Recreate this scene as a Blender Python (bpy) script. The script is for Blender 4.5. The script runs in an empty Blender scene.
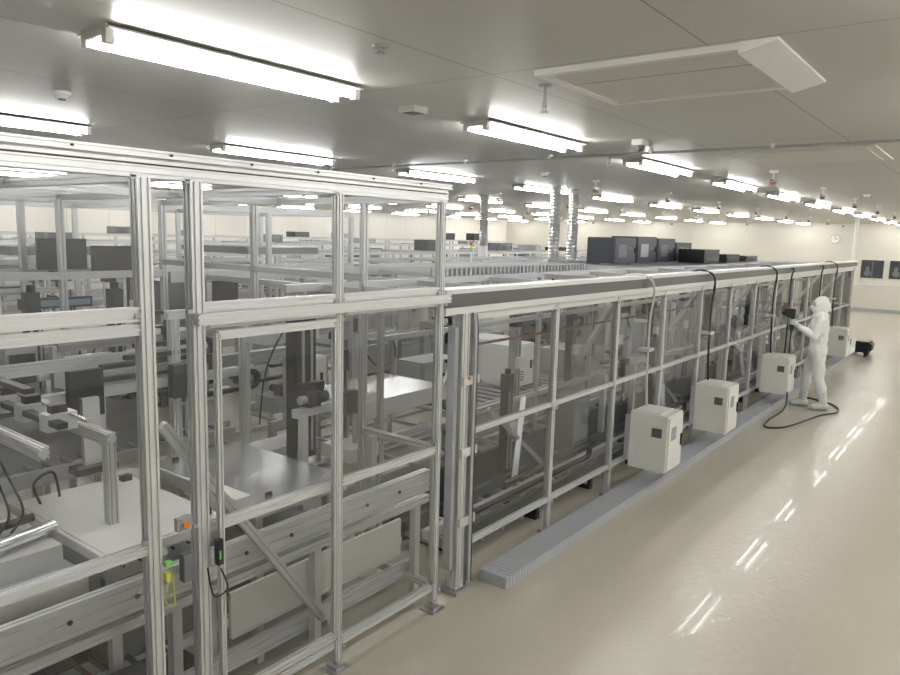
import bpy, math, random
from mathutils import Vector, Matrix
S=bpy.context.scene
COL=S.collection

# ------------------------------------------------------------------ materials
def mat(name,col,rough=.5,metal=0.0,var=.05,ns=5.0,coat=0.0,bump=0.0):
    m=bpy.data.materials.new(name); m.use_nodes=True
    nt=m.node_tree; b=nt.nodes['Principled BSDF']
    tc=nt.nodes.new('ShaderNodeTexCoord'); n=nt.nodes.new('ShaderNodeTexNoise')
    n.inputs['Scale'].default_value=ns; n.inputs['Detail'].default_value=3
    nt.links.new(tc.outputs['Object'],n.inputs['Vector'])
    mr=nt.nodes.new('ShaderNodeMapRange'); mr.inputs['To Min'].default_value=1-var; mr.inputs['To Max'].default_value=1+var
    nt.links.new(n.outputs['Fac'],mr.inputs['Value'])
    hs=nt.nodes.new('ShaderNodeHueSaturation'); hs.inputs['Color'].default_value=(*col,1)
    nt.links.new(mr.outputs['Result'],hs.inputs['Value'])
    nt.links.new(hs.outputs['Color'],b.inputs['Base Color'])
    b.inputs['Roughness'].default_value=rough; b.inputs['Metallic'].default_value=metal
    b.inputs['Coat Weight'].default_value=coat
    if bump>0:
        bp=nt.nodes.new('ShaderNodeBump'); bp.inputs['Strength'].default_value=bump; bp.inputs['Distance'].default_value=.01
        nt.links.new(n.outputs['Fac'],bp.inputs['Height']); nt.links.new(bp.outputs['Normal'],b.inputs['Normal'])
    return m
def emis(name,col,st):
    m=bpy.data.materials.new(name); m.use_nodes=True; nt=m.node_tree; b=nt.nodes['Principled BSDF']
    b.inputs['Base Color'].default_value=(*col,1); b.inputs['Emission Color'].default_value=(*col,1); b.inputs['Emission Strength'].default_value=st
    return m
def glassm(name,tint,haze=.03,refl=.06):
    m=bpy.data.materials.new(name); m.use_nodes=True; nt=m.node_tree; N=nt.nodes; L=nt.links
    N.remove(N['Principled BSDF']); out=N['Material Output']
    t=N.new('ShaderNodeBsdfTransparent'); t.inputs['Color'].default_value=(*tint,1)
    d=N.new('ShaderNodeBsdfDiffuse'); d.inputs['Color'].default_value=(.75,.76,.74,1)
    g=N.new('ShaderNodeBsdfGlossy'); g.inputs['Roughness'].default_value=.03
    lw=N.new('ShaderNodeLayerWeight'); lw.inputs['Blend'].default_value=.5
    p=N.new('ShaderNodeMath'); p.operation='POWER'; p.inputs[1].default_value=4
    a=N.new('ShaderNodeMath'); a.operation='MULTIPLY_ADD'; a.inputs[1].default_value=.5; a.inputs[2].default_value=refl
    no=N.new('ShaderNodeTexNoise'); no.inputs['Scale'].default_value=2.5; tc=N.new('ShaderNodeTexCoord')
    L.new(tc.outputs['Object'],no.inputs['Vector'])
    hz=N.new('ShaderNodeMath'); hz.operation='MULTIPLY'; hz.inputs[1].default_value=haze*2
    L.new(no.outputs['Fac'],hz.inputs[0])
    m1=N.new('ShaderNodeMixShader'); m2=N.new('ShaderNodeMixShader')
    L.new(lw.outputs['Facing'],p.inputs[0]); L.new(p.outputs[0],a.inputs[0])
    L.new(hz.outputs[0],m1.inputs[0]); L.new(t.outputs[0],m1.inputs[1]); L.new(d.outputs[0],m1.inputs[2])
    L.new(a.outputs[0],m2.inputs[0]); L.new(m1.outputs[0],m2.inputs[1]); L.new(g.outputs[0],m2.inputs[2])
    L.new(m2.outputs[0],out.inputs['Surface'])
    return m

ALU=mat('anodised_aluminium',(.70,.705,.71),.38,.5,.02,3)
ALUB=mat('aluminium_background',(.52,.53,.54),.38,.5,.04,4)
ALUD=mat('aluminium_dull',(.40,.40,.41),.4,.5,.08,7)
STEEL=mat('stainless_plate',(.88,.88,.89),.22,.85,.03,3)
WHITE=mat('white_powder_coat',(.78,.775,.745),.4,0,.03,4)
CREAM=mat('cream_panel',(.66,.65,.60),.5,0,.03,2)
GREY=mat('grey_machine_paint',(.14,.145,.155),.45,.1,.1,4)
LGREY=mat('light_grey_paint',(.34,.35,.36),.45,.1,.08,4)
BEAM=mat('beam_grey_cover',(.11,.115,.12),.4,.3,.1,4)
DARK=mat('dark_grey_paint',(.034,.036,.04),.4,.2,.2,5)
BLACK=mat('black_plastic',(.009,.009,.010),.4,0,.2,8)
BLUE=mat('slate_blue_cabinet',(.045,.052,.068),.45,.1,.1,3)
BROWN=mat('copper_brown',(.20,.08,.05),.45,.4,.15,6)
RED=mat('red_plastic',(.5,.06,.04),.4)
ORANGE=mat('orange_plastic',(.8,.25,.04),.4)
GREEN=mat('green_plastic',(.15,.5,.12),.4)
YELLOW=mat('yellow_plastic',(.6,.62,.1),.4)
CABLE=mat('white_conduit',(.6,.6,.58),.5)
FOIL=mat('foil_duct',(.75,.75,.76),.28,.85,.1,30,0,.3)
DUCT=mat('ribbed_translucent_plastic',(.46,.48,.52),.3,.1,.06,6)
SUIT=mat('white_cleanroom_fabric',(.82,.82,.81),.75,0,.04,12,0,.2)
SUITSH=mat('white_rubber_boot',(.70,.74,.75),.45,0,.04,12)
SKIN=mat('skin',(.62,.40,.30),.5,0,.05,20)
GLOVE=mat('nitrile_glove',(.66,.70,.74),.45,0,.04,20)
SCREEN=emis('lcd_screen',(.10,.16,.2),.5)
GLASS=glassm('clear_acrylic',(.76,.77,.775),.018,.085)
SMOKE=glassm('smoked_acrylic',(.50,.51,.52),.022,.12)
TUBE=emis('fluorescent_tube',(1.0,.99,.97),56)
WGL=mat('window_dark_glass',(.05,.055,.06),.1,0,.3,3)

# ------------------------------------------------------------------ mesh builder
class MB:
    def __init__(s): s.v=[];s.f=[];s.m=[];s.sm=[];s.mats=[]
    def add(s,vs,fs,m,sm=False):
        if m not in s.mats: s.mats.append(m)
        k=s.mats.index(m); o=len(s.v)
        s.v.extend([tuple(v) for v in vs]); s.f.extend([tuple(i+o for i in f) for f in fs])
        s.m.extend([k]*len(fs)); s.sm.extend([sm]*len(fs))
    def box(s,x0,x1,y0,y1,z0,z1,m):
        if x0>x1:x0,x1=x1,x0
        if y0>y1:y0,y1=y1,y0
        if z0>z1:z0,z1=z1,z0
        s.add([(x0,y0,z0),(x1,y0,z0),(x1,y1,z0),(x0,y1,z0),(x0,y0,z1),(x1,y0,z1),(x1,y1,z1),(x0,y1,z1)],
              [(3,2,1,0),(4,5,6,7),(0,1,5,4),(1,2,6,5),(2,3,7,6),(3,0,4,7)],m)
    def quad(s,a,b,c,d,m): s.add([a,b,c,d],[(0,1,2,3)],m)
    def basis(s,p0,p1):
        d=(Vector(p1)-Vector(p0)).normalized()
        if abs(d.z)>.99: return d,Vector((1,0,0)),Vector((0,1,0))*(1 if d.z>0 else -1)
        a=Vector((0,0,1)).cross(d).normalized(); return d,a,d.cross(a)
    def cyl(s,p0,p1,r,m,n=10,r1=None):
        d,a,b=s.basis(p0,p1); p0=Vector(p0);p1=Vector(p1); r1=r if r1 is None else r1
        A=[p0+(a*math.cos(t)+b*math.sin(t))*r for t in [2*math.pi*i/n for i in range(n)]]
        B=[p1+(a*math.cos(t)+b*math.sin(t))*r1 for t in [2*math.pi*i/n for i in range(n)]]
        s.add(A+B,[(i,(i+1)%n,n+(i+1)%n,n+i) for i in range(n)],m,True)
        s.add(A,[tuple(range(n))[::-1]],m); s.add(B,[tuple(range(n))],m)
    def bar(s,p0,p1,w,h,m):
        d,a,b=s.basis(p0,p1); p0=Vector(p0);p1=Vector(p1)
        c=[(-w/2,-h/2),(w/2,-h/2),(w/2,h/2),(-w/2,h/2)]
        vs=[p+a*x+b*y for p in (p0,p1) for x,y in c]
        s.add(vs,[(3,2,1,0),(4,5,6,7),(0,1,5,4),(1,2,6,5),(2,3,7,6),(3,0,4,7)],m)
    def prof(s,p0,p1,w,h,m,cell=.04,g=.010,dp=.009):
        d,a,b=s.basis(p0,p1); p0=Vector(p0);p1=Vector(p1)
        pts=[]
        cs=[(-w/2,-h/2),(w/2,-h/2),(w/2,h/2),(-w/2,h/2)]
        for i in range(4):
            q0=Vector(cs[i]);q1=Vector(cs[(i+1)%4]);L=(q1-q0).length;t=(q1-q0)/L;nrm=Vector((-t.y,t.x))
            k=max(1,round(L/cell)); pts.append(q0)
            for j in range(k):
                c=q0+t*(L*(j+.5)/k)
                pts+= [c-t*g/2, c-t*g/2+nrm*dp, c+t*g/2+nrm*dp, c+t*g/2]
        n=len(pts)
        vs=[p+a*q.x+b*q.y for p in (p0,p1) for q in pts]
        s.add(vs,[(i,(i+1)%n,n+(i+1)%n,n+i) for i in range(n)]+[tuple(range(n))[::-1],tuple(range(n,2*n))],m)
    def tube(s,pts,r,m,n=8,rib=None):
        pts=[Vector(p) for p in pts]; k=len(pts); vs=[]
        up=None
        for i,p in enumerate(pts):
            d=(pts[min(i+1,k-1)]-pts[max(i-1,0)]).normalized()
            if up is None: up=Vector((0,0,1)) if abs(d.z)<.9 else Vector((1,0,0))
            a=d.cross(up).normalized(); b=a.cross(d); up=b
            rr=r if rib is None else r*(1+rib*(i%2))
            vs+=[p+(a*math.cos(2*math.pi*j/n)+b*math.sin(2*math.pi*j/n))*rr for j in range(n)]
        fs=[(i*n+j,i*n+(j+1)%n,(i+1)*n+(j+1)%n,(i+1)*n+j) for i in range(k-1) for j in range(n)]
        s.add(vs,fs,m,rib is None)
        s.add(vs[:n],[tuple(range(n))],m); s.add(vs[-n:],[tuple(range(n))[::-1]],m)
    def ell(s,c,rx,ry,rz,m,n=16,k=10):
        vs=[];c=Vector(c)
        for i in range(k+1):
            t=math.pi*i/k
            for j in range(n):
                p=2*math.pi*j/n
                vs.append(c+Vector((rx*math.sin(t)*math.cos(p),ry*math.sin(t)*math.sin(p),rz*math.cos(t))))
        fs=[(i*n+j,(i+1)*n+j,(i+1)*n+(j+1)%n,i*n+(j+1)%n) for i in range(k) for j in range(n)]
        s.add(vs,fs,m,True)
    def cap(s,p0,p1,r0,r1,m):
        s.ell(p0,r0,r0,r0,m,12,8); s.ell(p1,r1,r1,r1,m,12,8); s.cyl(p0,p1,r0,m,12,r1)
    def obj(s,name,bevel=0,parent=None,loc=None,rot=None):
        me=bpy.data.meshes.new(name); me.from_pydata(s.v,[],s.f)
        for m in s.mats: me.materials.append(m)
        me.polygons.foreach_set('material_index',s.m); me.polygons.foreach_set('use_smooth',s.sm); me.update()
        o=bpy.data.objects.new(name,me); COL.objects.link(o)
        if bevel:
            b=o.modifiers.new('bevel','BEVEL'); b.width=bevel; b.segments=2; b.limit_method='ANGLE'
        if parent: o.parent=parent
        if loc: o.location=loc
        if rot: o.rotation_euler=rot
        return o
def spline(P,n=8):
    P=[Vector(p) for p in P]; out=[]
    for i in range(len(P)-1):
        a=P[max(i-1,0)];b=P[i];c=P[i+1];d=P[min(i+2,len(P)-1)]
        for k in range(n):
            t=k/n
            out.append(.5*((2*b)+(c-a)*t+(2*a-5*b+4*c-d)*t*t+(3*b-a-3*c+d)*t**3))
    out.append(P[-1]); return out
def linked(o,name,loc):
    q=bpy.data.objects.new(name,o.data); COL.objects.link(q); q.location=loc
    return q

# ------------------------------------------------------------------ room
XN,XF,YR,YL,ZC=-4.0,32.0,-5.0,21.0,3.36
def room_mat(name,col,rough,scale,seam,coat=0.0,sc=(1,1,1),var=.05,mort=.55):
    m=mat(name,col,rough,0,var,.6,coat); nt=m.node_tree; N=nt.nodes;L=nt.links
    b=N['Principled BSDF']; hs=[n for n in N if n.type=='HUE_SAT'][0]
    if seam>0:
        tc=N.new('ShaderNodeTexCoord'); mp=N.new('ShaderNodeMapping'); mp.inputs['Rotation'].default_value=sc
        br=N.new('ShaderNodeTexBrick'); br.offset=0; br.inputs['Color1'].default_value=(1,1,1,1); br.inputs['Color2'].default_value=(.97,.97,.97,1)
        br.inputs['Mortar'].default_value=(mort,mort,mort*.97,1); br.inputs['Scale'].default_value=1; br.inputs['Brick Width'].default_value=scale[0]; br.inputs['Row Height'].default_value=scale[1]
        br.inputs['Mortar Size'].default_value=seam
        mx=N.new('ShaderNodeMix'); mx.data_type='RGBA'; mx.blend_type='MULTIPLY'; mx.inputs['Factor'].default_value=1
        L.new(tc.outputs['Object'],mp.inputs['Vector']); L.new(mp.outputs['Vector'],br.inputs['Vector'])
        L.new(hs.outputs['Color'],mx.inputs['A']); L.new(br.outputs['Color'],mx.inputs['B']); L.new(mx.outputs['Result'],b.inputs['Base Color'])
    return m
FLOOR=room_mat('glossy_epoxy_floor',(.485,.45,.372),.25,(1,1),0,.08,var=.05)
nt=FLOOR.node_tree; b=nt.nodes['Principled BSDF']
n2=nt.nodes.new('ShaderNodeTexNoise'); n2.inputs['Scale'].default_value=16; n2.inputs['Detail'].default_value=5
tc=nt.nodes.new('ShaderNodeTexCoord'); nt.links.new(tc.outputs['Object'],n2.inputs['Vector'])
bp=nt.nodes.new('ShaderNodeBump'); bp.inputs['Strength'].default_value=.5; bp.inputs['Distance'].default_value=.01
nt.links.new(n2.outputs['Fac'],bp.inputs['Height']); nt.links.new(bp.outputs['Normal'],b.inputs['Normal'])
CEIL=room_mat('ceiling_panel',(.56,.55,.515),.40,(3.3,1.15),.005,sc=(0,0,0),mort=.5)
WALL=room_mat('wall_panel',(.78,.75,.68),.5,(1.2,4),.006,sc=(math.pi/2,0,0))
WALLX=room_mat('wall_panel_end',(.80,.775,.71),.5,(1.2,4),.006,sc=(math.pi/2,0,math.pi/2),mort=.8)
def slab(name,x0,x1,y0,y1,z0,z1,m):
    q=MB(); q.box(x0,x1,y0,y1,z0,z1,m); return q.obj(name)
slab('floor',XN,XF,YR,YL,-.1,0,FLOOR)
slab('ceiling',XN,XF,YR,YL,ZC,ZC+.1,CEIL)
slab('wall_left',XN,XF,YL,YL+.1,0,ZC,WALL)
slab('wall_right',XN,XF,YR-.1,YR,0,ZC,WALL)
slab('wall_far',XF,XF+.1,YR,YL,0,ZC,WALLX)
slab('wall_near',XN-.1,XN,YR,YL,0,ZC,WALLX)
slab('baseboard_far',XF-.02,XF,YR,YL,0,.12,LGREY)
slab('baseboard_left',XN,XF,YL-.02,YL,0,.12,LGREY)
slab('baseboard_right',XN,XF,YR,YR+.02,0,.12,LGREY)
for i in range(4):
    y1=4.5-.95*i; q=MB(); x=XF
    q.box(x-.03,x,y1-.75,y1,1.3,1.98,DARK); q.box(x-.035,x-.03,y1-.70,y1-.05,1.35,1.93,WGL)
    q.box(x-.04,x-.035,y1-.40,y1-.36,1.35,1.93,GREY)
    q.ell((x-.037,y1-.22,1.66),.004,.07,.09,GREY); q.ell((x-.037,y1-.22,1.48),.004,.12,.12,GREY)
    q.obj('window_%d'%(i+1))
q=MB(); q.box(XF-.03,XF,-4,4.9,1.02,1.08,WHITE); q.obj('trim_1')
q=MB(); q.cyl((XF-.05,5.5,2.75),(XF-.001,5.5,2.75),.18,LGREY,24); q.cyl((XF-.056,5.5,2.75),(XF-.05,5.5,2.75),.16,WHITE,24)
q.box(XF-.06,XF-.056,5.49,5.51,2.75,2.88,BLACK); q.box(XF-.06,XF-.056,5.4,5.5,2.745,2.76,BLACK); q.obj('wall_clock')
q=MB(); q.cyl((24,3.6,0),(24,3.6,ZC),.05,WHITE,12); q.box(23.9,24.1,3.5,3.7,0,.02,LGREY); q.cyl((24,3.6,2.0),(24,3.6,2.06),.065,LGREY,12); q.obj('vertical_service_pipe')
q=MB(); q.box(18,19.8,YL-.05,YL-.001,0,2.2,LGREY); q.box(18.06,18.88,YL-.06,YL-.05,.02,2.14,WHITE); q.box(18.92,19.74,YL-.06,YL-.05,.02,2.14,WHITE)
q.box(18.3,18.6,YL-.065,YL-.06,1.3,1.8,WGL); q.box(19.2,19.5,YL-.065,YL-.06,1.3,1.8,WGL); q.obj('door_1')
# ------------------------------------------------------------------ ceiling lights
def light_mesh():
    q=MB(); L=1.53
    q.box(0,L,-.04,.04,-.045,0,WHITE)
    for sgn in (-1,1):
        q.add([(0,sgn*.04,-.0),(L,sgn*.04,0),(L,sgn*.14,-.012),(0,sgn*.14,-.012),(0,sgn*.04,-.015),(L,sgn*.04,-.015),(L,sgn*.14,-.022),(0,sgn*.14,-.022)],
              [(0,1,2,3),(7,6,5,4),(3,2,6,7),(0,3,7,4),(1,5,6,2)],WHITE)
        q.cyl((.04,sgn*.088,-.054),(L-.04,sgn*.088,-.054),.0155,TUBE,8)
        for e in (0,L-.04): q.box(e,e+.04,sgn*.088-.02,sgn*.088+.02,-.076,-.01,WHITE)
    q.box(0,.012,-.11,.11,-.045,0,WHITE); q.box(L-.012,L,-.11,.11,-.045,0,WHITE)
    return q
base=None
ROWS=[-3.4,-.1,3.26,6.5,9.8,13.1,16.4,19.6]
for r in ROWS:
    for k in range(-1,11):
        loc=(1.64+2.85*k,r,ZC-.001)
        if base is None:
            base=light_mesh().obj('fluorescent_ceiling_light',loc=loc)
        else: linked(base,'fluorescent_ceiling_light',loc)
# ------------------------------------------------------------------ ceiling air unit (flush panel)
q=MB(); x0,x1,y0,y1=3.33,4.30,.90,2.05; z=ZC-.03
q.box(x0,x1,y0+.12,y1,ZC-.016,ZC-.001,WHITE)
q.box(x0+.045,x1-.045,y0+.13,y1-.045,ZC-.019,ZC-.0161,CREAM)
q.box(x0+.35,x0+.354,y0+.13,y1-.045,ZC-.021,ZC-.0191,LGREY)
q.box(x0,x0+.045,y0+.12,y1,z,ZC-.0161,WHITE); q.box(x1-.045,x1,y0+.12,y1,z,ZC-.0161,WHITE); q.box(x0+.045,x1-.045,y1-.045,y1,z,ZC-.0161,WHITE)
# sloped louvre head as a closed wedge
xa,xb=x0-.01,x1+.01
q.add([(xa,y0-.04,ZC-.012),(xb,y0-.04,ZC-.012),(xb,y0+.119,z-.022),(xa,y0+.119,z-.022),(xa,y0-.04,ZC-.001),(xb,y0-.04,ZC-.001),(xb,y0+.119,ZC-.001),(xa,y0+.119,ZC-.001)],
      [(3,2,1,0),(4,5,6,7),(0,1,5,4),(1,2,6,5),(2,3,7,6),(3,0,4,7)],WHITE)
q.obj('ceiling_air_conditioner')
def on_ceil(px,py,h):
    dx=px-450;dy=py-337.5;u=dx*.99966+dy*.02618;w=-dx*.02618+dy*.99966
    F=712.9-.1403*w;D=.9901*w+101.0
    s=h/-D; return ((F*.7936+u*.6085)*s,(-u*.7936+F*.6085)*s)
xy=on_ceil(62,98,.82)
for (x,y) in [xy,(8.5,5.0),(14.0,2.0)]:
    q=MB(); q.cyl((x,y,ZC),(x,y,ZC-.02),.055,WHITE,20); q.cyl((x,y,ZC-.02),(x,y,ZC-.045),.042,WHITE,20,.034); q.cyl((x,y,ZC-.045),(x,y,ZC-.055),.022,GREY,14); q.obj('smoke_detector')
x,y=on_ceil(413,113,.82); q=MB(); q.box(x-.07,x+.07,y-.07,y+.07,ZC-.04,ZC,WHITE); q.box(x-.05,x+.05,y-.05,y+.05,ZC-.045,ZC-.04,GREY); q.obj('ceiling_sensor',.004)
for (px,py,sc) in [(545,100,1),(380,56,.2),(610,165,.8)]:
    x,y=on_ceil(px,py-8*sc,.82); q=MB()
    q.cyl((x,y,ZC),(x,y,ZC-.012),.035,ALUD,16); q.cyl((x,y,ZC-.012),(x,y,ZC-.09*sc-.004),.010,ALUD,10); q.cyl((x,y,ZC-.09*sc-.004),(x,y,ZC-.12*sc-.004),.016,ALUD,10)
    q.cyl((x,y,ZC-.145*sc-.004),(x,y,ZC-.149*sc-.006),.024,ALUD,14)
    q.bar((x-.015,y,ZC-.12*sc-.004),(x-.015,y,ZC-.147*sc-.004),.005,.005,ALUD); q.bar((x+.015,y,ZC-.12*sc-.004),(x+.015,y,ZC-.147*sc-.004),.005,.005,ALUD); q.obj('sprinkler_head')
x,y=on_ceil(640,147,.8); q=MB(); q.box(x-.07,x+.07,y-.05,y+.05,ZC-.05,ZC,WHITE); q.ell((x,y,ZC-.06),.04,.04,.04,GREY); q.obj('dome_camera',.004)
q=MB(); q.cyl((6.75,.4,ZC-.03),(6.75,10,ZC-.03),.012,LGREY,8)
for i in range(9): q.box(6.73,6.77,.6+i*1.1,.63+i*1.1,ZC-.04,ZC,ALU)
q.obj('ceiling_conduit')
q=MB(); q.box(7.2,8.4,1.0,2.2,ZC-.012,ZC,CREAM); q.box(7.28,8.32,1.08,2.12,ZC-.016,ZC-.012,CREAM); q.obj('ceiling_access_hatch')
def ion():
    q=MB(); q.cyl((0,0,0),(0,0,-.11),.010,WHITE,8); q.box(-.04,.04,-.04,.04,-.03,0,WHITE)
    q.box(-.07,.07,-.025,.025,-.14,-.105,ALUD); q.box(-.03,.03,-.03,.03,-.18,-.135,BROWN); q.cyl((-.10,0,-.122),(.10,0,-.122),.010,BROWN,8)
    return q
ib=None
for i in range(8):
    for yy in (2.3,4.9,8.1,11.3,14.6):
        xx=9.2+i*2.85+(.6 if yy in(4.9,11.3) else 0)
        if ib is None: ib=ion().obj('hanging_ioniser',loc=(xx,yy,ZC-.001))
        else: linked(ib,'hanging_ioniser',(xx,yy,ZC-.001))

# ------------------------------------------------------------------ NEAR ENCLOSURE
q=MB(); Y=2.83; YB=6.0; T=2.70
posts=[(-1.2,.06),(-.2,.06),(.7,.06),(1.59,.06),(1.83,.06),(2.69,.045),(3.57,.045)]
for x,w in posts:
    q.prof((x,Y,.06),(x,Y,T),w,w,ALU,.03)
    q.cyl((x,Y,.012),(x,Y,.06),.012,ALUD,8); q.box(x-.06,x+.06,Y-.06,Y+.06,0,.012,ALUD)
    q.box(x-.035,x+.035,Y-.04,Y+.04,.012,.03,ALUD)
q.prof((-1.25,Y,T+.025),(3.60,Y,T+.025),.06,.05,ALU,.03)
q.prof((-1.25,Y,T+.083),(3.60,Y,T+.083),.06,.05,ALU,.03)
q.box(-1.25,3.60,Y-.02,Y+.02,T+.048,T+.06,DARK)
q.prof((-1.25,Y-.045,T+.095),(3.60,Y-.045,T+.095),.03,.03,ALU,.03)
def rails(x0,x1,z,h,w=.045): q.prof((x0,Y,z),(x1,Y,z),w,h,ALU,.03)
seg=[(-1.2,-.2),(-.2,.7),(.7,1.59),(1.59,1.83),(1.83,2.69),(2.69,3.57)]
for i,(a,b) in enumerate(seg):
    a2=a+.03;b2=b-.03
    if i!=3:
        rails(a2,b2,2.145,.06); rails(a2,b2,2.08,.045)
        rails(a2,b2,1.12,.045); rails(a2,b2,.17,.045)
        q.quad((a2,Y,2.175),(b2,Y,2.175),(b2,Y,T),(a2,Y,T),GLASS)
        q.quad((a2,Y,1.14),(b2,Y,1.14),(b2,Y,2.055),(a2,Y,2.055),SMOKE if i in (5,) else GLASS)
        q.quad((a2,Y,.19),(b2,Y,.19),(b2,Y,1.10),(a2,Y,1.10),GLASS)
    else:
        q.quad((a2,Y,.2),(b2,Y,.2),(b2,Y,T),(a2,Y,T),GLASS)
q.prof((1.80,Y-.055,2.105),(3.60,Y-.055,2.105),.04,.05,ALU,.03)
for xx in (1.90,2.62): q.prof((xx,Y-.055,.25),(xx,Y-.055,2.04),.025,.03,ALU,.03)
for zz in (.26,2.03): q.prof((1.9,Y-.055,zz),(2.62,Y-.055,zz),.03,.04,ALU,.03)
for x,w in posts:
    for zz in (1.12,2.10,2.66,.17):
        q.box(x+w/2,x+w/2+.025,Y-.03,Y-.012,zz-.045,zz-.02,ALUD); q.box(x-w/2-.025,x-w/2,Y-.03,Y-.012,zz+.03,zz+.05,ALUD)
for i in range(12): q.cyl((-1.1+i*.4,Y-.062,T+.095),(-1.1+i*.4,Y-.055,T+.095),.006,DARK,6)
for x in (-1.2,.7,1.7,2.69,3.57):
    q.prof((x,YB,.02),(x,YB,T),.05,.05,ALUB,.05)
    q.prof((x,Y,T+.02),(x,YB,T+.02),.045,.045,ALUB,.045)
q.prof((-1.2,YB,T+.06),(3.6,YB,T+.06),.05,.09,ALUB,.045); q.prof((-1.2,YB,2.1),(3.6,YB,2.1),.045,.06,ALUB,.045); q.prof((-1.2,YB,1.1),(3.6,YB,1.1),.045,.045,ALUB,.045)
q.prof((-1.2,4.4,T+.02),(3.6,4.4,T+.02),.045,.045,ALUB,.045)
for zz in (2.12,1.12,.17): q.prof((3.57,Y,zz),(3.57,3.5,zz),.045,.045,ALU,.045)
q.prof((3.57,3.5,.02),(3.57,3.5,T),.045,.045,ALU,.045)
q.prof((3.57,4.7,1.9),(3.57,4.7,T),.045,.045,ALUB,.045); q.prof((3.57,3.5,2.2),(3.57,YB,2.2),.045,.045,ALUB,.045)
q.prof((1.70,Y+.08,1.63),(2.66,Y+.08,.30),.04,.045,ALU,.04)
q.box(1.70,1.745,Y-.07,Y-.03,.93,1.06,GREY); q.cyl((1.715,Y-.075,1.2),(1.715,Y-.06,1.2),.015,ORANGE,12); q.box(1.68,1.75,Y-.06,Y-.03,1.17,1.23,LGREY)
q.box(1.62,1.64,Y-.06,Y-.035,.96,1.0,YELLOW); q.box(1.62,1.65,Y-.06,Y-.035,1.03,1.05,GREEN); q.box(1.86,1.89,Y-.09,Y-.06,.96,1.08,BLACK); q.box(1.865,1.875,Y-.094,Y-.09,.99,1.03,GREEN)
q.tube(spline([(1.635,Y-.05,.96),(1.61,Y-.06,.88),(1.66,Y-.05,.84),(1.655,Y-.04,1.0)]),.003,YELLOW,6)
q.tube(spline([(1.88,Y-.08,.94),(1.90,Y-.10,.84),(1.84,Y-.08,.82),(1.83,Y-.05,.95)]),.004,BLACK,6)
q.obj('aluminium_machine_enclosure')

# ------------------------------------------------------------------ machine pieces
def chain(q,x,y,z,l,ax,m=None):
    m=m or BLACK; r=.06
    pts=[(0,0)]+[(l,0)]+[(l+r*math.sin(t),r-r*math.cos(t)) for t in [math.pi*i/6 for i in range(1,7)]]+[(l*.3,2*r)]
    for a,b in zip(pts[:-1],pts[1:]):
        if ax=='x': q.bar((x+a[0],y,z+a[1]),(x+b[0],y,z+b[1]),.05,.03,m)
        else: q.bar((x,y+a[0],z+a[1]),(x,y+b[0],z+b[1]),.05,.03,m)
def cabinet(q,x,y,z,w,d,h,m,vent=True):
    q.box(x,x+w,y,y+d,z,z+h,m); q.box(x+.02,x+w-.02,y-.012,y,z+.02,z+h-.02,m)
    q.box(x+w-.09,x+w-.07,y-.03,y-.012,z+h*.4,z+h*.6,BLACK)
    if vent:
        for i in range(4): q.box(x+.06,x+w*.5,y-.016,y-.012,z+h*.15+i*.03,z+h*.15+i*.03+.012,BLACK)
    q.box(x-.012,x,y+.02,y+d-.02,z+.02,z+h-.02,m)
def slide(q,x,y,z,h,m=None):
    m=m or BLACK
    q.box(x-.05,x+.05,y-.04,y+.04,z,z+h,m); q.box(x-.035,x-.02,y-.055,y-.04,z+.03,z+h-.03,ALUD); q.box(x+.02,x+.035,y-.055,y-.04,z+.03,z+h-.03,ALUD)
    q.box(x-.06,x+.06,y-.085,y-.05,z+h*.45,z+h*.6,ALU); q.box(x-.045,x+.045,y-.04,y+.05,z+h,z+h+.13,DARK); q.cyl((x,y,z+h+.13),(x,y,z+h+.18),.03,BLACK,10)
def gantry(q,x0,x1,y,z,h,m=None):
    for xx in (x0,x1): q.bar((xx,y,z),(xx,y,z+h),.06,.06,ALU)
    q.bar((x0,y,z+h),(x1,y,z+h),.08,.09,m or LGREY); q.box(x0,x1,y-.055,y-.04,z+h-.01,z+h+.01,ALUD)
    c=x0+(x1-x0)*.45; q.box(c-.08,c+.08,y-.11,y-.045,z+h-.12,z+h+.09,DARK); q.box(c-.04,c+.04,y-.12,y-.08,z+h-.32,z+h+.02,LGREY)
    q.cyl((c,y-.10,z+h-.32),(c,y-.10,z+h-.42),.012,STEEL,8); chain(q,x0+.05,y+.06,z+h+.06,(x1-x0)*.5,'x')
def conveyor(q,x0,x1,y0,y1,z,leg=True,m=None,step=.12,rm=None):
    m=m or ALU
    for yy in (y0,y1): q.bar((x0,yy,z-.05),(x1,yy,z-.05),.04,.10,m)
    n=int((x1-x0)/step)
    for i in range(n): 
        xx=x0+(i+.5)*(x1-x0)/n; q.cyl((xx,y0,z-.02),(xx,y1,z-.02),.02,rm or LGREY,7)
    if leg:
        k=max(2,int((x1-x0)/1.1)+1)
        for i in range(k):
            xx=x0+.04+(x1-x0-.08)*i/(k-1)
            for yy in (y0,y1): q.bar((xx,yy,.0),(xx,yy,z-.1),.045,.045,m)
            q.bar((xx,y0,.25),(xx,y1,.25),.04,.04,m)
        for yy in (y0,y1): q.bar((x0,yy,.25),(x1,yy,.25),.04,.04,m)
def monitor(q,x,y,z):
    q.box(x-.2,x+.2,y-.02,y+.02,z-.13,z+.13,BLACK); q.box(x-.18,x+.18,y-.023,y-.02,z-.11,z+.11,DARK); q.box(x-.02,x+.02,y+.02,y+.06,z-.25,z,DARK)
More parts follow.
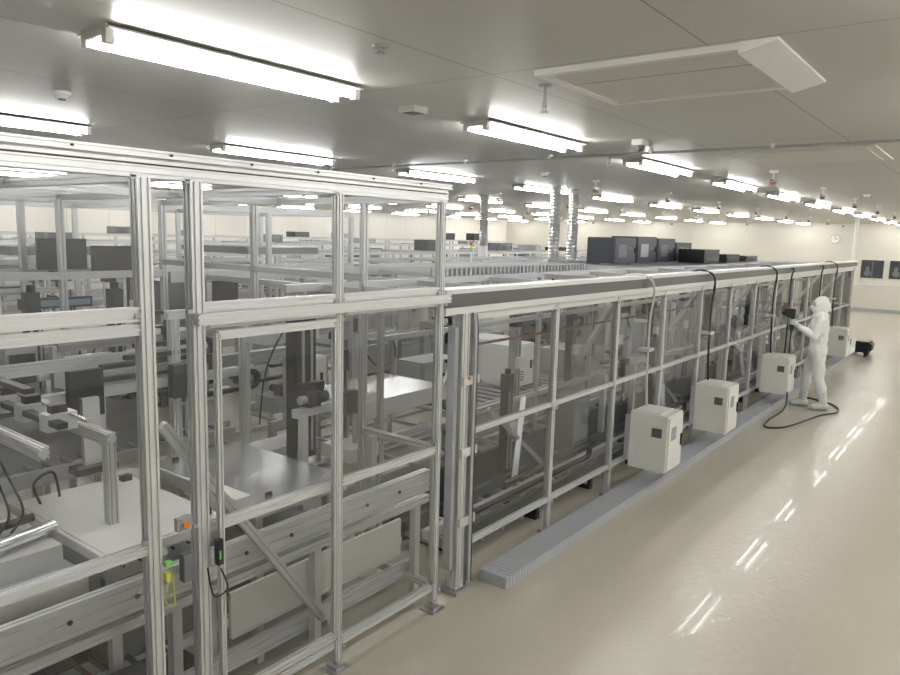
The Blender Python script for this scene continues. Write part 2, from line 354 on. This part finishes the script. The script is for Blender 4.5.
def table(q,x0,x1,y0,y1,z,m,th=.03):
    q.box(x0,x1,y0,y1,z-th,z,m)
    q.box(x0+.04,x1-.04,y0+.04,y1-.04,z-th-.10,z-th,ALU)
    for xx in (x0+.07,x1-.07):
        for yy in (y0+.07,y1-.07): q.bar((xx,yy,0),(xx,yy,z-th-.1),.05,.05,ALU)
def motor(q,x,y,z,ax='x'):
    q.box(x-.05,x+.05,y-.05,y+.05,z-.05,z+.05,DARK)
    d=(.14,0) if ax=='x' else (0,.14)
    q.cyl((x,y,z),(x+d[0],y+d[1],z),.038,BLACK,12); q.cyl((x,y,z),(x-d[0]*.7,y-d[1]*.7,z),.03,LGREY,12)
def module(q,x,y,z,r):
    t=r.randint(0,7)
    if t==0: cabinet(q,x,y,z,.45,.4,r.uniform(.3,.5),r.choice([WHITE,LGREY,LGREY]))
    elif t==1: slide(q,x+.2,y,z,r.uniform(.5,.8))
    elif t==2: gantry(q,x,x+.8,y,z,r.uniform(.45,.7))
    elif t==3: q.box(x,x+.7,y,y+.4,z+.12,z+.15,STEEL); q.box(x+.1,x+.6,y+.05,y+.35,z,z+.12,GREY); motor(q,x+.2,y-.04,z+.06)
    elif t==4: motor(q,x+.2,y,z+.2,'y'); q.box(x+.05,x+.35,y-.06,y+.2,z,z+.15,LGREY); chain(q,x,y+.1,z+.3,.5,'x')
    elif t==5: cabinet(q,x,y,z,.6,.35,r.uniform(.2,.4),LGREY)
    elif t==6:
        q.bar((x,y,z),(x,y,z+.6),.05,.05,ALU); q.bar((x+.6,y,z),(x+.6,y,z+.6),.05,.05,ALU); q.bar((x,y,z+.6),(x+.6,y,z+.6),.05,.05,ALU)
        q.box(x+.1,x+.5,y-.03,y+.03,z+.2,z+.5,LGREY); q.tube(spline([(x+.1,y,z+.5),(x+.2,y-.1,z+.3),(x+.5,y-.1,z+.35),(x+.55,y,z+.6)]),.01,BLACK,6)
    else: q.box(x,x+.5,y,y+.3,z,z+.1,DARK); q.box(x+.1,x+.3,y+.05,y+.2,z+.1,z+.45,LGREY); q.box(x+.12,x+.28,y+.04,y+.05,z+.2,z+.4,BLACK)

q=MB()
table(q,1.52,2.18,3.12,4.14,1.0,WHITE,.05); q.box(1.54,2.16,3.14,4.12,1.0,1.006,WHITE)
for i in range(7): q.cyl((1.60+i*.085,3.10,.94),(1.60+i*.085,3.12,.94),.008,DARK,6)
q.tube(spline([(1.62,4.0,1.0),(1.60,4.02,1.12),(1.70,4.02,1.16),(1.72,4.0,1.02)]),.008,BLACK,6)
q.box(1.52,1.54,3.2,4.0,.75,.95,LGREY); q.box(1.6,2.1,3.3,4.0,.3,.75,GREY)
for yy in (3.2,4.0): q.box(2.08,2.14,yy,yy+.05,1.006,1.04,BLACK)
q.obj('white_transfer_table',.003)
q=MB(); table(q,2.38,3.06,3.16,4.24,1.0,STEEL,.02)
for yy in (3.2,4.15): q.box(2.5,2.54,yy,yy+.02,1.0,1.02,BLACK); 
q.box(2.36,2.38,3.2,4.2,.95,1.0,ALU); q.box(2.26,2.36,3.16,3.40,.93,1.06,WHITE); motor(q,2.30,3.6,.90,'y')
q.box(2.45,3.0,3.3,4.1,.3,.7,GREY); q.box(2.5,2.95,3.29,3.30,.35,.65,LGREY)
q.obj('stainless_transfer_table',.003)
q=MB()
for xx in (1.74,1.42):
    q.prof((xx,3.44,1.45),(xx,5.2,1.45),.05,.06,ALU,.03); q.prof((xx,5.17,0),(xx,5.17,1.42),.05,.05,ALU,.03)
q.prof((1.74,3.47,.0),(1.74,3.47,1.42),.05,.05,ALU,.03)
q.prof((1.42,4.3,1.50),(3.1,4.3,1.50),.05,.06,ALU,.03); q.prof((1.42,4.9,1.58),(3.3,4.9,1.58),.06,.08,ALU,.03)
for i in range(5):
    yy=3.7+i*.3; q.box(1.55,1.70,yy,yy+.09,1.47,1.56,ALU); q.box(1.58,1.66,yy+.02,yy+.07,1.56,1.60,BLACK)
chain(q,1.58,3.6,1.52,1.2,'y')
q.cyl((1.66,3.5,1.55),(1.66,5.0,1.55),.012,STEEL,8)
for xx in (.1,.6,1.0): 
    q.box(xx,xx+.3,3.9,4.4,1.18,1.42,GREY); q.box(xx+.05,xx+.25,3.88,3.90,1.2,1.4,LGREY); motor(q,xx+.1,3.7,1.3); q.box(xx+.1,xx+.2,4.1,4.2,.9,1.18,ALU)
q.box(.9,1.46,3.2,3.9,.82,.94,LGREY); q.box(.95,1.42,3.3,3.8,.94,1.05,ALU); q.cyl((1.0,3.35,1.09),(1.45,3.45,1.09),.03,STEEL,10); q.cyl((1.0,3.55,1.1),(1.42,3.6,1.1),.02,BLACK,10)
q.box(.7,1.46,3.15,3.2,.7,.94,WHITE); q.box(1.0,1.1,3.5,3.6,0,.82,ALU)
q.box(1.9,2.1,4.22,4.27,1.38,1.66,BLACK); q.box(1.95,2.05,4.18,4.22,1.1,1.5,ALU); q.box(1.88,2.12,4.12,4.24,1.06,1.10,DARK)
chain(q,2.1,4.36,1.56,.7,'x'); q.box(2.55,2.75,4.2,4.27,1.40,1.62,DARK); q.cyl((2.65,4.2,1.4),(2.65,4.2,1.15),.02,STEEL,8)
for i in range(3): q.tube(spline([(1.2+i*.06,3.6,1.05),(1.22+i*.06,3.5,1.18),(1.3+i*.05,3.8,1.25),(1.4,4.1,1.45)]),.006,BLACK,6)
q.obj('gantry_transfer_robot')
q=MB()
q.prof((-1.0,3.02,.83),(3.72,3.02,.83),.05,.15,ALU,.05); q.prof((-1.0,3.02,.70),(3.72,3.02,.70),.05,.05,ALU,.05)
q.box(2.15,3.5,3.06,3.08,.36,.60,CREAM); q.box(2.15,3.5,3.055,3.08,.34,.36,ALU); q.bar((1.0,3.25,.33),(3.7,3.25,.33),.05,.05,ALU)
for i in range(6):
    xx=-.9+i*.9; q.bar((xx,3.02,0),(xx,3.02,.68),.05,.05,ALU)
q.prof((-1.0,3.10,.20),(3.7,3.10,.20),.05,.10,ALU,.05)
for i in range(29):
    xx=-.9+i*.1; q.cyl((xx,3.12,.36),(xx,3.5,.36),.014,BROWN if i%3==0 else DARK,8)
q.box(-1,1.9,3.5,3.54,.3,.42,DARK); q.box(-1,1.88,3.10,3.13,.3,.42,DARK); q.box(-1,2.2,3.15,3.6,.02,.05,DARK)
q.bar((3.3,3.15,.3),(3.3,3.15,1.2),.05,.05,ALU)
for i in range(9): q.cyl((1.0+i*.3,2.99,.83),(1.0+i*.3,2.985,.83),.012,DARK,8)
q.obj('linear_transfer_conveyor')
q=MB()
q.box(3.36,3.54,3.95,4.07,.85,1.88,BLACK); q.box(3.40,3.42,3.935,3.95,.9,1.85,ALUD); q.box(3.48,3.50,3.935,3.95,.9,1.85,ALUD); q.box(3.34,3.56,3.88,3.94,1.2,1.42,DARK); q.box(3.38,3.52,3.97,4.07,1.88,2.02,DARK)
for xx in (3.2,3.66): q.prof((xx,4.34,0),(xx,4.34,1.95),.06,.06,ALU,.03)
q.box(3.18,3.68,4.07,4.33,.85,.93,ALU); q.box(3.18,3.68,4.07,4.33,1.7,1.78,ALU)
q.prof((2.6,4.36,1.93),(3.9,4.36,1.93),.06,.06,ALU,.03); q.prof((2.65,4.36,0),(2.65,4.36,1.9),.06,.06,ALU,.03)
q.prof((3.12,3.7,1.28),(3.9,3.7,1.28),.05,.06,ALU,.03); q.bar((3.2,3.7,0),(3.2,3.7,1.25),.05,.05,ALU)
motor(q,3.25,3.68,1.37); q.box(3.5,3.65,3.6,3.67,1.22,1.38,DARK)
slide(q,3.74,3.9,.9,.6,DARK)
gantry(q,2.3,3.9,4.7,.9,.6); gantry(q,2.3,3.9,5.3,.9,.75)
q.box(2.7,3.3,4.45,4.7,1.1,1.3,WHITE); q.box(2.75,3.0,4.40,4.45,1.12,1.28,LGREY); motor(q,2.65,4.5,1.34); motor(q,3.3,4.5,1.4,'y')
chain(q,2.7,4.4,1.34,.6,'x'); q.box(3.55,3.85,3.6,3.9,.85,.95,WHITE)
q.cyl((3.6,3.6,1.22),(3.6,3.6,1.0),.02,STEEL,8)
for i in range(2): q.tube(spline([(3.38,3.98,1.9-.1*i),(3.28,4.0,1.8),(3.2,4.1,1.5),(3.22,4.2,1.1)]),.006,BLACK,6)
q.obj('vertical_lift_station')
q=MB(); conveyor(q,-1.0,3.5,4.9,5.7,.9)
cabinet(q,-.6,4.55,.95,.5,.35,.5,LGREY); cabinet(q,.1,4.55,.95,.4,.3,.35,GREY)
monitor(q,1.35,5.6,1.75); monitor(q,1.9,5.8,2.35); q.box(.2,3.2,5.0,5.3,1.15,1.25,LGREY); q.box(.9,1.3,4.95,5.0,1.0,1.4,WHITE)
for xx in (2.2,2.8): slide(q,xx,5.4,1.0,.9)
rg=random.Random(21)
for xx in (-.4,.5,1.2,1.8,2.5,3.0): module(q,xx,5.05,1.25,rg)
for xx in (0,.8,1.6,2.4): module(q,xx,5.4,.92,rg)
q.box(-.6,.5,4.58,4.62,0,.95,ALU); q.box(.2,3.2,5.1,5.2,.85,1.15,ALUD); q.box(1.33,1.37,5.62,5.68,.9,1.6,ALU); q.box(1.88,1.92,5.86,5.92,.9,2.2,ALU)
q.obj('roller_conveyor_station')
q=MB(); q.box(3.98,5.15,3.95,4.75,1.10,1.14,STEEL); q.box(3.98,5.15,3.93,3.95,1.02,1.16,ALU); q.box(3.96,3.98,3.95,4.75,1.02,1.16,ALU)
for xx in (4.05,5.05):
    for yy in (4.0,4.7): q.bar((xx,yy,0),(xx,yy,1.1),.05,.05,ALU)
q.obj('steel_tray_stand',.003)

# ------------------------------------------------------------------ LONG ENCLOSURE
q=MB(); YF=2.90; YK=6.0; X0=4.02; ST=1.18; NB=13; X1=X0+ST*NB
for k in range(NB+1):
    x=X0+ST*k; p=q.prof if k<7 else q.bar
    p((x,YF,.03),(x,YF,2.0),.05,.05,ALU)
    q.box(x-.05,x+.05,YF-.05,YF+.05,0,.03,ALUD)
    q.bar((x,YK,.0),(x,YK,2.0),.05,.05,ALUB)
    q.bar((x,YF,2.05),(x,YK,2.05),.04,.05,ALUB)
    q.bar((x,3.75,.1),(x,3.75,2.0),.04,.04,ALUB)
    if k<NB:
        a=x+.025;b=x+ST-.025
        for zz,hh in ((1.13,.04),(.30,.04),(1.95,.045)):
            p((a,YF,zz),(b,YF,zz),.04,hh,ALU)
        m1=SMOKE if k%3==1 else GLASS
        q.quad((a,YF,1.15),(b,YF,1.15),(b,YF,1.93),(a,YF,1.93),m1)
        q.quad((a,YF,.32),(b,YF,.32),(b,YF,1.11),(a,YF,1.11),GLASS)
        for zz in (1.13,1.95,.3):
            q.box(a,a+.03,YF-.035,YF-.02,zz-.05,zz-.02,ALUD); q.box(b-.03,b,YF-.035,YF-.02,zz-.05,zz-.02,ALUD)
        if k%2==0: q.bar((a,YF+.04,1.92),(a+.35,YF+.5,1.35),.04,.05,ALU)
q.box(3.62,X1+.1,YF-.08,YF+.05,2.035,2.125,BEAM); q.box(3.62,X1+.1,YF-.09,YF+.06,2.125,2.155,ALU); q.box(3.62,X1+.1,YF-.085,YF-.06,1.99,2.035,ALU)
q.box(3.62,X1,YF+.05,YF+.35,2.03,2.06,GREY)
q.prof((3.62,YF+.0,2.0),(X1,YF,2.0),.05,.05,ALU)
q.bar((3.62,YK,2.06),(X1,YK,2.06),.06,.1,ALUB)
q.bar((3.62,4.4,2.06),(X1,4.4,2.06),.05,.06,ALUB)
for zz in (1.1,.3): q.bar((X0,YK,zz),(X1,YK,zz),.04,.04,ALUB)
for zz in (.9,1.7): q.bar((X0,3.75,zz),(X1,3.75,zz),.04,.04,ALUB)
for zz in (.3,1.13,1.95): q.bar((X1,YF,zz),(X1,YK,zz),.04,.04,ALU)
q.box(X1+.03,X1+.06,YF-.03,YF+.9,.05,2.0,DARK)
q.prof((3.86,2.86,.04),(3.86,2.86,2.0),.08,.08,ALU,.04); q.prof((3.97,2.86,.04),(3.97,2.86,2.0),.05,.08,ALU,.04)
q.box(3.80,4.02,2.80,2.94,.0,.03,ALUD); q.box(3.76,3.80,2.84,2.9,.2,1.9,LGREY)
for i in range(4):
    q.tube(spline([(3.93+i*.012,2.80,.06),(3.925+i*.012,2.80,.9),(3.93+i*.012,2.80,1.8),(3.95+i*.012,2.84,2.02)]),.006,[LGREY,CABLE,LGREY,BLACK][i],6)
for zz in (.5,1.0,1.5): q.box(3.82,4.0,2.80,2.82,zz,zz+.06,ALU)
q.cyl((3.87,2.80,1.55),(3.87,2.78,1.55),.010,ORANGE,10)
q.cyl((3.9,3.0,1.72),(8.8,3.0,1.72),.010,BROWN,8)
q.obj('production_line_enclosure')

rng=random.Random(5)
q=MB()
for yy,m in ((3.15,DARK),(3.35,ALU),(3.6,DARK),(4.5,ALU)):
    q.box(X0+.1,X1-.1,yy-.03,yy+.03,.16,.24,m); 
for k in range(int((X1-X0)/.3)):
    q.box(X0+.2+k*.3,X0+.24+k*.3,3.1,3.65,.08,.16,ALUD)
for k in range(14): q.box(X0+.3+k*1.05,X0+.36+k*1.05,3.1,4.6,0,.10,DARK)
chain(q,X0+.4,3.25,.26,2.2,'x'); chain(q,X0+3.4,3.25,.26,2.0,'x')
q.box(X0+.1,X1-.1,3.68,3.72,.02,.5,DARK)
q.obj('floor_rail_track')
q=MB(); conveyor(q,X0+1.2,X1-.2,4.0,4.95,.85,step=.16,m=ALUB)
q.box(X0+1.2,X1-.2,3.93,3.97,.55,.78,LGREY); q.obj('long_roller_conveyor')
q=MB()
for k in range(1,NB):
    x=X0+ST*k
    module(q,x+.15,4.15,.86,rng); module(q,x+.3,4.55,.86,rng)
    if k%3==2: q.box(x+.3,x+.65,3.45,3.7,.3,.85,GREY); q.box(x+.34,x+.61,3.44,3.45,.36,.8,LGREY)
    elif k%3==0: gantry(q,x+.15,x+1.0,3.62,.24,.75)
    else: slide(q,x+.4,3.6,.3,.8,DARK); q.bar((x+.1,3.3,.3),(x+.7,3.6,.95),.05,.05,ALUD); q.bar((x+.7,3.3,.3),(x+.1,3.6,.95),.04,.04,ALUD)
    slide(q,x+.9,3.85,.86,.75,LGREY if k%2 else BLACK)
q.obj('assembly_robot_modules')
q=MB(); conveyor(q,X0,X1-.1,5.1,5.8,.8,step=.25,m=ALUB)
for k in range(NB): module(q,X0+ST*k+.1,5.3,.82,rng); cabinet(q,X0+ST*k+.55,5.5,.82,.5,.3,rng.uniform(.4,1.0),[WHITE,GREY,LGREY][k%3])
q.obj('rear_process_modules')
for i in range(4):
    q=MB()
    x=11.4+i*.95; h=[.44,.47,.45,.38][i]; cabinet(q,x,5.3,2.10,.90,.5,h,BLUE if i<3 else DARK)
    q.box(x+.15,x+.5,5.283,5.288,2.2,2.2+h*.5,LGREY if i==1 else GREY); q.box(x+.6,x+.66,5.28,5.288,2.35,2.37,GREEN)
    q.obj('electrical_cabinet',.004)
for i in range(3): 
    q=MB(); q.box(13.9+i*1.4,14.8+i*1.4,4.6,5.1,2.10,2.10+[.26,.16,.12][i],BLACK); q.box(13.95+i*1.4,14.75+i*1.4,4.59,4.6,2.12,2.2,DARK)
    q.box(14.0+i*1.4,14.1+i*1.4,4.4,5.2,2.09,2.10,ALUD); q.obj('controller_unit',.004)
q=MB()
for i in range(40): q.box(5.6+i*.08,5.63+i*.08,4.42,4.5,2.10,2.17,LGREY)
q.box(5.55,8.8,4.5,4.52,2.10,2.18,LGREY); q.obj('cable_tray')

q=MB(); vs=[];fs=[];n=int((X1+.1-4.12)/.02)
for i in range(n):
    x=4.12+i*.02; o=.006 if i%2 else 0
    vs+=[(x,2.60-o,.0),(x,2.60-o,.085+o),(x,2.83,.085+o),(x,2.83,0)]
for i in range(n-1):
    a=i*4
    for j in range(3): fs.append((a+j,a+4+j,a+5+j,a+1+j))
fs.append((0,1,2,3)); fs.append((4*n-1,4*n-2,4*n-3,4*n-4))
q.add(vs,fs,DUCT); q.obj('ribbed_floor_cable_duct')

for (bx,w) in ((6.62,.40),(8.50,.40),(11.42,.43),(16.3,.45)):
    q=MB(); y0,y1,z0,z1=2.42,2.80,.27,.83
    q.box(bx,bx+w,y0,y1,z0,z1,WHITE)
    q.box(bx+.02,bx+w-.02,y0-.015,y0,z0+.02,z1-.02,WHITE)
    q.box(bx+w-.07,bx+w-.05,y0-.03,y0-.015,z0+.22,z0+.34,BLACK)
    q.box(bx-.006,bx,y0+.05,y0+.15,z1-.22,z1-.13,GREY)
    q.box(bx+.08,bx+.2,y0-.02,y0-.015,z1-.25,z1-.12,LGREY)
    for xx in (bx+.04,bx+w-.04): q.box(xx-.02,xx+.02,y1,2.86,z0+.05,z1-.05,ALU)
    q.box(bx+.04,bx+w-.04,y0+.08,y1-.02,z1,z1+.012,WHITE)
    par=q.obj('control_box',.006)
    q=MB()
    m=CABLE if bx<8 else BLACK
    q.tube(spline([(bx+.25,2.74,z1+.01),(bx+.25,2.76,1.2),(bx+.29,2.78,1.7),(bx+.31,2.76,1.98),(bx+.25,2.78,2.12),(bx+.10,2.9,2.17),(bx-.15,3.05,2.09)]),.012,m,8)
    q.tube(spline([(bx+.30,2.76,z1+.01),(bx+.30,2.78,1.3),(bx+.33,2.78,1.9),(bx+.32,2.77,2.08),(bx+.25,2.85,2.15),(bx-.05,3.05,2.08)]),.008,BLACK,8)
    q.box(bx+.22,bx+.35,2.74,2.86,1.40,1.43,ALU)
    q.obj('conduit_hose',parent=par)
for xx in (12.8,15.2):
    q=MB(); q.tube(spline([(xx,2.8,.1),(xx+.02,2.79,1.0),(xx,2.79,1.9),(xx+.05,2.78,2.1),(xx+.2,3.0,2.10)]),.013,BLACK,8); q.obj('conduit_hose')
q=MB(); q.box(18.6,19.1,2.3,2.57,.1,.35,BLACK); q.box(18.7,19.0,2.25,2.3,.15,.3,DARK); q.tube(spline([(19.0,2.4,.3),(19.3,2.3,.25),(19.5,2.4,.02),(19.8,2.5,.02)]),.02,BLACK,8); q.box(18.65,18.7,2.35,2.4,0,.1,BLACK); q.box(19.0,19.05,2.35,2.4,0,.1,BLACK); q.obj('junction_box')

for (x,y,z0) in ((10.85,6.15,2.1),(11.5,6.15,2.1),(12.9,9.05,2.3)):
    q=MB(); n=44; q.tube([(x+.01*math.sin(i*.4),y,z0+(ZC-z0)*i/n) for i in range(n+1)],.085,FOIL,14,.12)
    q.cyl((x,y,z0),(x,y,z0-.25),.1,ALU,16); q.obj('flexible_foil_duct')

def row(name,x0,x1,y0,y1,h,seed,upper=False,bay=1.3):
    r=random.Random(seed); q=MB(); n=int((x1-x0)/bay); bay=(x1-x0)/n
    for k in range(n+1):
        x=x0+bay*k
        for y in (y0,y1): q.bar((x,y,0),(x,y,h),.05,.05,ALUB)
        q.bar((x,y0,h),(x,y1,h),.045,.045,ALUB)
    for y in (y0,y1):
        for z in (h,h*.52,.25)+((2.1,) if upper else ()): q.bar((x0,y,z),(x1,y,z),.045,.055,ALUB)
    q.box(x0+.1,x1-.1,y0+.3,y0+.34,.5,.85,LGREY)
    q.box(x0+.1,x1-.1,y0+.34,y1-.3,.8,.85,GREY)
    for k in range(n):
        x=x0+bay*k+.1
        module(q,x,y0+.5,.85,r); module(q,x+.4,y0+1.0,.85,r)
        t=r.random()
        if t<.3: cabinet(q,x+.1,y0+.35,.85,.7,.5,h-.95 if not upper else 1.1,r.choice([WHITE,LGREY,GREY,GREY]))
        elif t<.5: q.box(x,x+bay-.2,y0+.5,y1-.4,h-.5,h-.42,GREY); 
        elif t<.7: slide(q,x+.5,y0+.4,.86,h-1.2)
        if r.random()<.35 and not upper: cabinet(q,x+.2,y0+.6,h+.03,.6,.4,r.uniform(.1,.3),r.choice([DARK,GREY,LGREY]))
        if r.random()<.3: q.box(x,x+.05,y0-.04,y0-.02,h-.4,h-.25,r.choice([BLACK,WHITE,WHITE]))
        if r.random()<.3: q.tube(spline([(x,y0,h-.05),(x+bay*.3,y0+.1,h-.15),(x+bay*.7,y0+.1,h-.12),(x+bay*.9,y0,h-.03)],5),.008,r.choice([BLACK,LGREY]),5)
    return q.obj(name)
row('machine_frame_line',-2.5,6.5,6.6,8.4,2.72,3,True,1.25)
row('machine_frame_line',7.2,20.0,7.0,8.8,2.05,11)
row('machine_frame_line',-2.5,22,10.2,12.0,2.1,12,False,1.5)
row('machine_frame_line',-2.5,24,13.6,15.4,2.2,13,False,1.6)
row('machine_frame_line',-2.5,26,17.0,18.6,2.3,14,False,1.8)
for (x,y,z) in ((2.85,6.35,2.26),(3.3,6.35,2.2),(4.4,6.35,1.9)): 
    q=MB(); monitor(q,x,y,z); q.box(x-.02,x+.02,y+.06,y+.22,z-.2,z-.15,DARK); q.obj('machine_monitor')
q=MB(); q.box(2.52,3.1,6.37,6.45,1.80,1.89,DARK); q.box(2.54,3.08,6.36,6.37,1.82,1.87,SCREEN); q.box(2.8,2.84,6.45,6.57,1.8,1.9,DARK); q.obj('status_display')
for (x,y) in ((9.5,6.9),(13,6.9),(6.0,10.1),(14,10.1)):
    q=MB(); q.cyl((x,y,2.0),(x,y,2.25),.012,ALU,8); q.box(x-.02,x+.02,y,y+.07,2.0,2.04,ALU)
    for i,m in enumerate((GREEN,YELLOW,RED)): q.cyl((x,y,2.25+i*.05),(x,y,2.295+i*.05),.022,m,10)
    q.obj('signal_tower')

# ------------------------------------------------------------------ worker
E=bpy.data.objects.new('cleanroom_worker',None); COL.objects.link(E)
q=MB(); M=SUIT
q.ell((0,0,.93),.165,.135,.15,M); q.ell((0,-.005,1.08),.155,.125,.2,M); q.ell((0,-.005,1.26),.18,.13,.19,M)
q.cap((-.14,0,1.365),(.14,0,1.365),.072,.072,M); q.cap((0,0,1.36),(0,.015,1.50),.10,.07,M)
q.ell((0,.005,1.615),.094,.115,.127,M); q.ell((0,-.02,1.59),.088,.095,.12,M)
q.ell((0,.0,1.43),.14,.11,.08,M); q.ell((0,.06,1.53),.07,.075,.06,M)
hips=[(.09,0,.88),(-.09,0,.88)]; kn=[(.11,.10,.49),(-.11,-.03,.49)]; an=[(.12,.12,.13),(-.12,-.12,.13)]
for h,k,a in zip(hips,kn,an): q.cap(h,k,.105,.080,M); q.cap(k,Vector(k).lerp(Vector(a),.5),.080,.078,M)
sh=[(.175,0,1.37),(-.175,0,1.37)]; el=[(.235,.11,1.13),(-.235,.12,1.14)]; wr=[(.115,.31,1.27),(-.115,.31,1.27)]
for s_,e_,w_ in zip(sh,el,wr): q.cap(s_,e_,.074,.058,M); q.cap(e_,w_,.058,.038,M)
o=q.obj('suit_body',parent=E)
rm=o.modifiers.new('r','REMESH'); rm.mode='VOXEL'; rm.voxel_size=.010; rm.use_smooth_shade=True
sm=o.modifiers.new('s','SMOOTH'); sm.iterations=5; sm.factor=.6
tx=bpy.data.textures.new('folds','CLOUDS'); tx.noise_scale=.13; tx.noise_depth=1
dm=o.modifiers.new('d','DISPLACE'); dm.texture=tx; dm.strength=.035; dm.mid_level=.5
q=MB()
for k,a in zip(kn,an):
    mid=Vector(k).lerp(Vector(a),.32); a=Vector(a)
    q.cap(mid,a,.080,.058,SUITSH); q.cap(a-Vector((0,0,.06)),a+Vector((0,.13,-.085)),.058,.045,SUITSH); q.cap(a+Vector((0,-.03,-.07)),a+Vector((0,.02,-.07)),.055,.05,SUITSH)
o=q.obj('boots',parent=E); rm=o.modifiers.new('r','REMESH'); rm.mode='VOXEL'; rm.voxel_size=.009; rm.use_smooth_shade=True
sm=o.modifiers.new('s','SMOOTH'); sm.iterations=4
q=MB()
for a in an: 
    x,y,_=a; q.ell((x,y+.055,.014),.055,.155,.014,LGREY)
q.obj('boot_soles',parent=E)
q=MB(); q.ell((0,.062,1.597),.066,.080,.078,SKIN); q.ell((0,.142,1.590),.010,.012,.016,SKIN)
for sx in (-1,1):
    q.ell((sx*.028,.133,1.610),.012,.007,.006,WHITE); q.ell((sx*.028,.138,1.610),.006,.004,.005,BLACK); q.ell((sx*.028,.134,1.626),.016,.005,.003,BLACK)
o=q.obj('face',parent=E)
q=MB(); q.ell((0,.078,1.558),.062,.080,.046,SUIT); q.ell((0,.142,1.572),.022,.018,.022,SUIT); q.obj('face_mask',parent=E)
q=MB(); q.tube([(.0,.135,1.0+.03*i) for i in range(12)],.004,LGREY,6); q.obj('zipper',parent=E)
q=MB()
for sx in (-1,1):
    G=GLOVE
    q.cap((sx*.115,.31,1.27),(sx*.105,.345,1.30),.03,.03,G)
    for j in range(4): q.cap((sx*.106,.345,1.295),(sx*.092,.392,1.295+j*.022),.017,.0115,G)
    for j,ln in enumerate((.8,.95,1.0,.9)):
        z=1.295+j*.022
        q.cap((sx*.092,.392,z),(sx*.086,.430,z+.003),.0105,.0095,G)
        q.cap((sx*.086,.430,z+.003),(sx*(.086-.022*ln),.447,z+.004),.0095,.009,G)
        q.cap((sx*(.086-.022*ln),.447,z+.004),(sx*(.086-.042*ln),.443,z+.004),.009,.0075,G)
    q.cap((sx*.103,.345,1.315),(sx*.088,.362,1.35),.014,.011,G); q.cap((sx*.088,.362,1.35),(sx*.058,.368,1.372),.011,.009,G)
o=q.obj('gloved_hands',parent=E); rm=o.modifiers.new('r','REMESH'); rm.mode='VOXEL'; rm.voxel_size=.003; rm.use_smooth_shade=True
E.location=(12.1,2.17,0.0); E.rotation_euler=(0,0,math.radians(22))
bpy.context.view_layer.update()
WM=Matrix.Translation((12.1,2.17,0))@Matrix.Rotation(math.radians(22),4,'Z')
q=MB(); q.box(-.075,.075,.378,.428,1.20,1.47,BLACK); q.box(-.10,.10,.375,.50,1.40,1.53,BLACK); q.box(-.08,.08,.371,.375,1.415,1.515,SCREEN)
for i in range(3):
    for j in range(3): q.box(-.05+i*.04,-.03+i*.04,.373,.378,1.25+j*.026,1.266+j*.026,GREY)
q.cyl((.05,.44,1.53),(.05,.44,1.56),.018,RED,12)
q.cyl((-.02,.50,1.46),(-.02,.55,1.46),.035,BLACK,12)
o=q.obj('handheld_controller',.004); o.matrix_world=WM
p=WM@Vector((0,.40,1.20))
q=MB(); q.tube(spline([p,p+Vector((0,0,-.25)),(11.75,2.50,.55),(11.2,2.36,.16),(10.7,2.45,.03),(10.3,2.40,.016),(10.45,2.2,.016),(11.1,2.05,.016),(11.6,1.95,.016),(12.0,1.80,.016),(12.5,1.95,.016),(12.8,2.4,.016)],10),.013,BLACK,8); q.obj('trailing_cable')

# ------------------------------------------------------------------ world + camera
w=bpy.data.worlds.new('World'); S.world=w; w.use_nodes=True; w.node_tree.nodes['Background'].inputs[0].default_value=(.8,.8,.78,1); w.node_tree.nodes['Background'].inputs[1].default_value=.3
al=math.radians(37.48); th=math.radians(8.063); ro=math.radians(1.5)
Fh=Vector((math.cos(al),math.sin(al),0)); r0=Vector((math.sin(al),-math.cos(al),0)); Z=Vector((0,0,1))
fwd=Fh*math.cos(th)-Z*math.sin(th); u0=Fh*math.sin(th)+Z*math.cos(th)
cx=r0*math.cos(ro)+u0*math.sin(ro); cy=u0*math.cos(ro)-r0*math.sin(ro); cz=-fwd
cam=bpy.data.cameras.new('camera'); cam.lens=28.8; cam.sensor_width=36; cam.clip_start=.05
co=bpy.data.objects.new('camera',cam); COL.objects.link(co)
m=Matrix((cx,cy,cz)).transposed().to_4x4(); m.translation=(0,0,2.5); co.matrix_world=m
S.camera=co
S.view_settings.view_transform='Standard'; S.view_settings.exposure=0
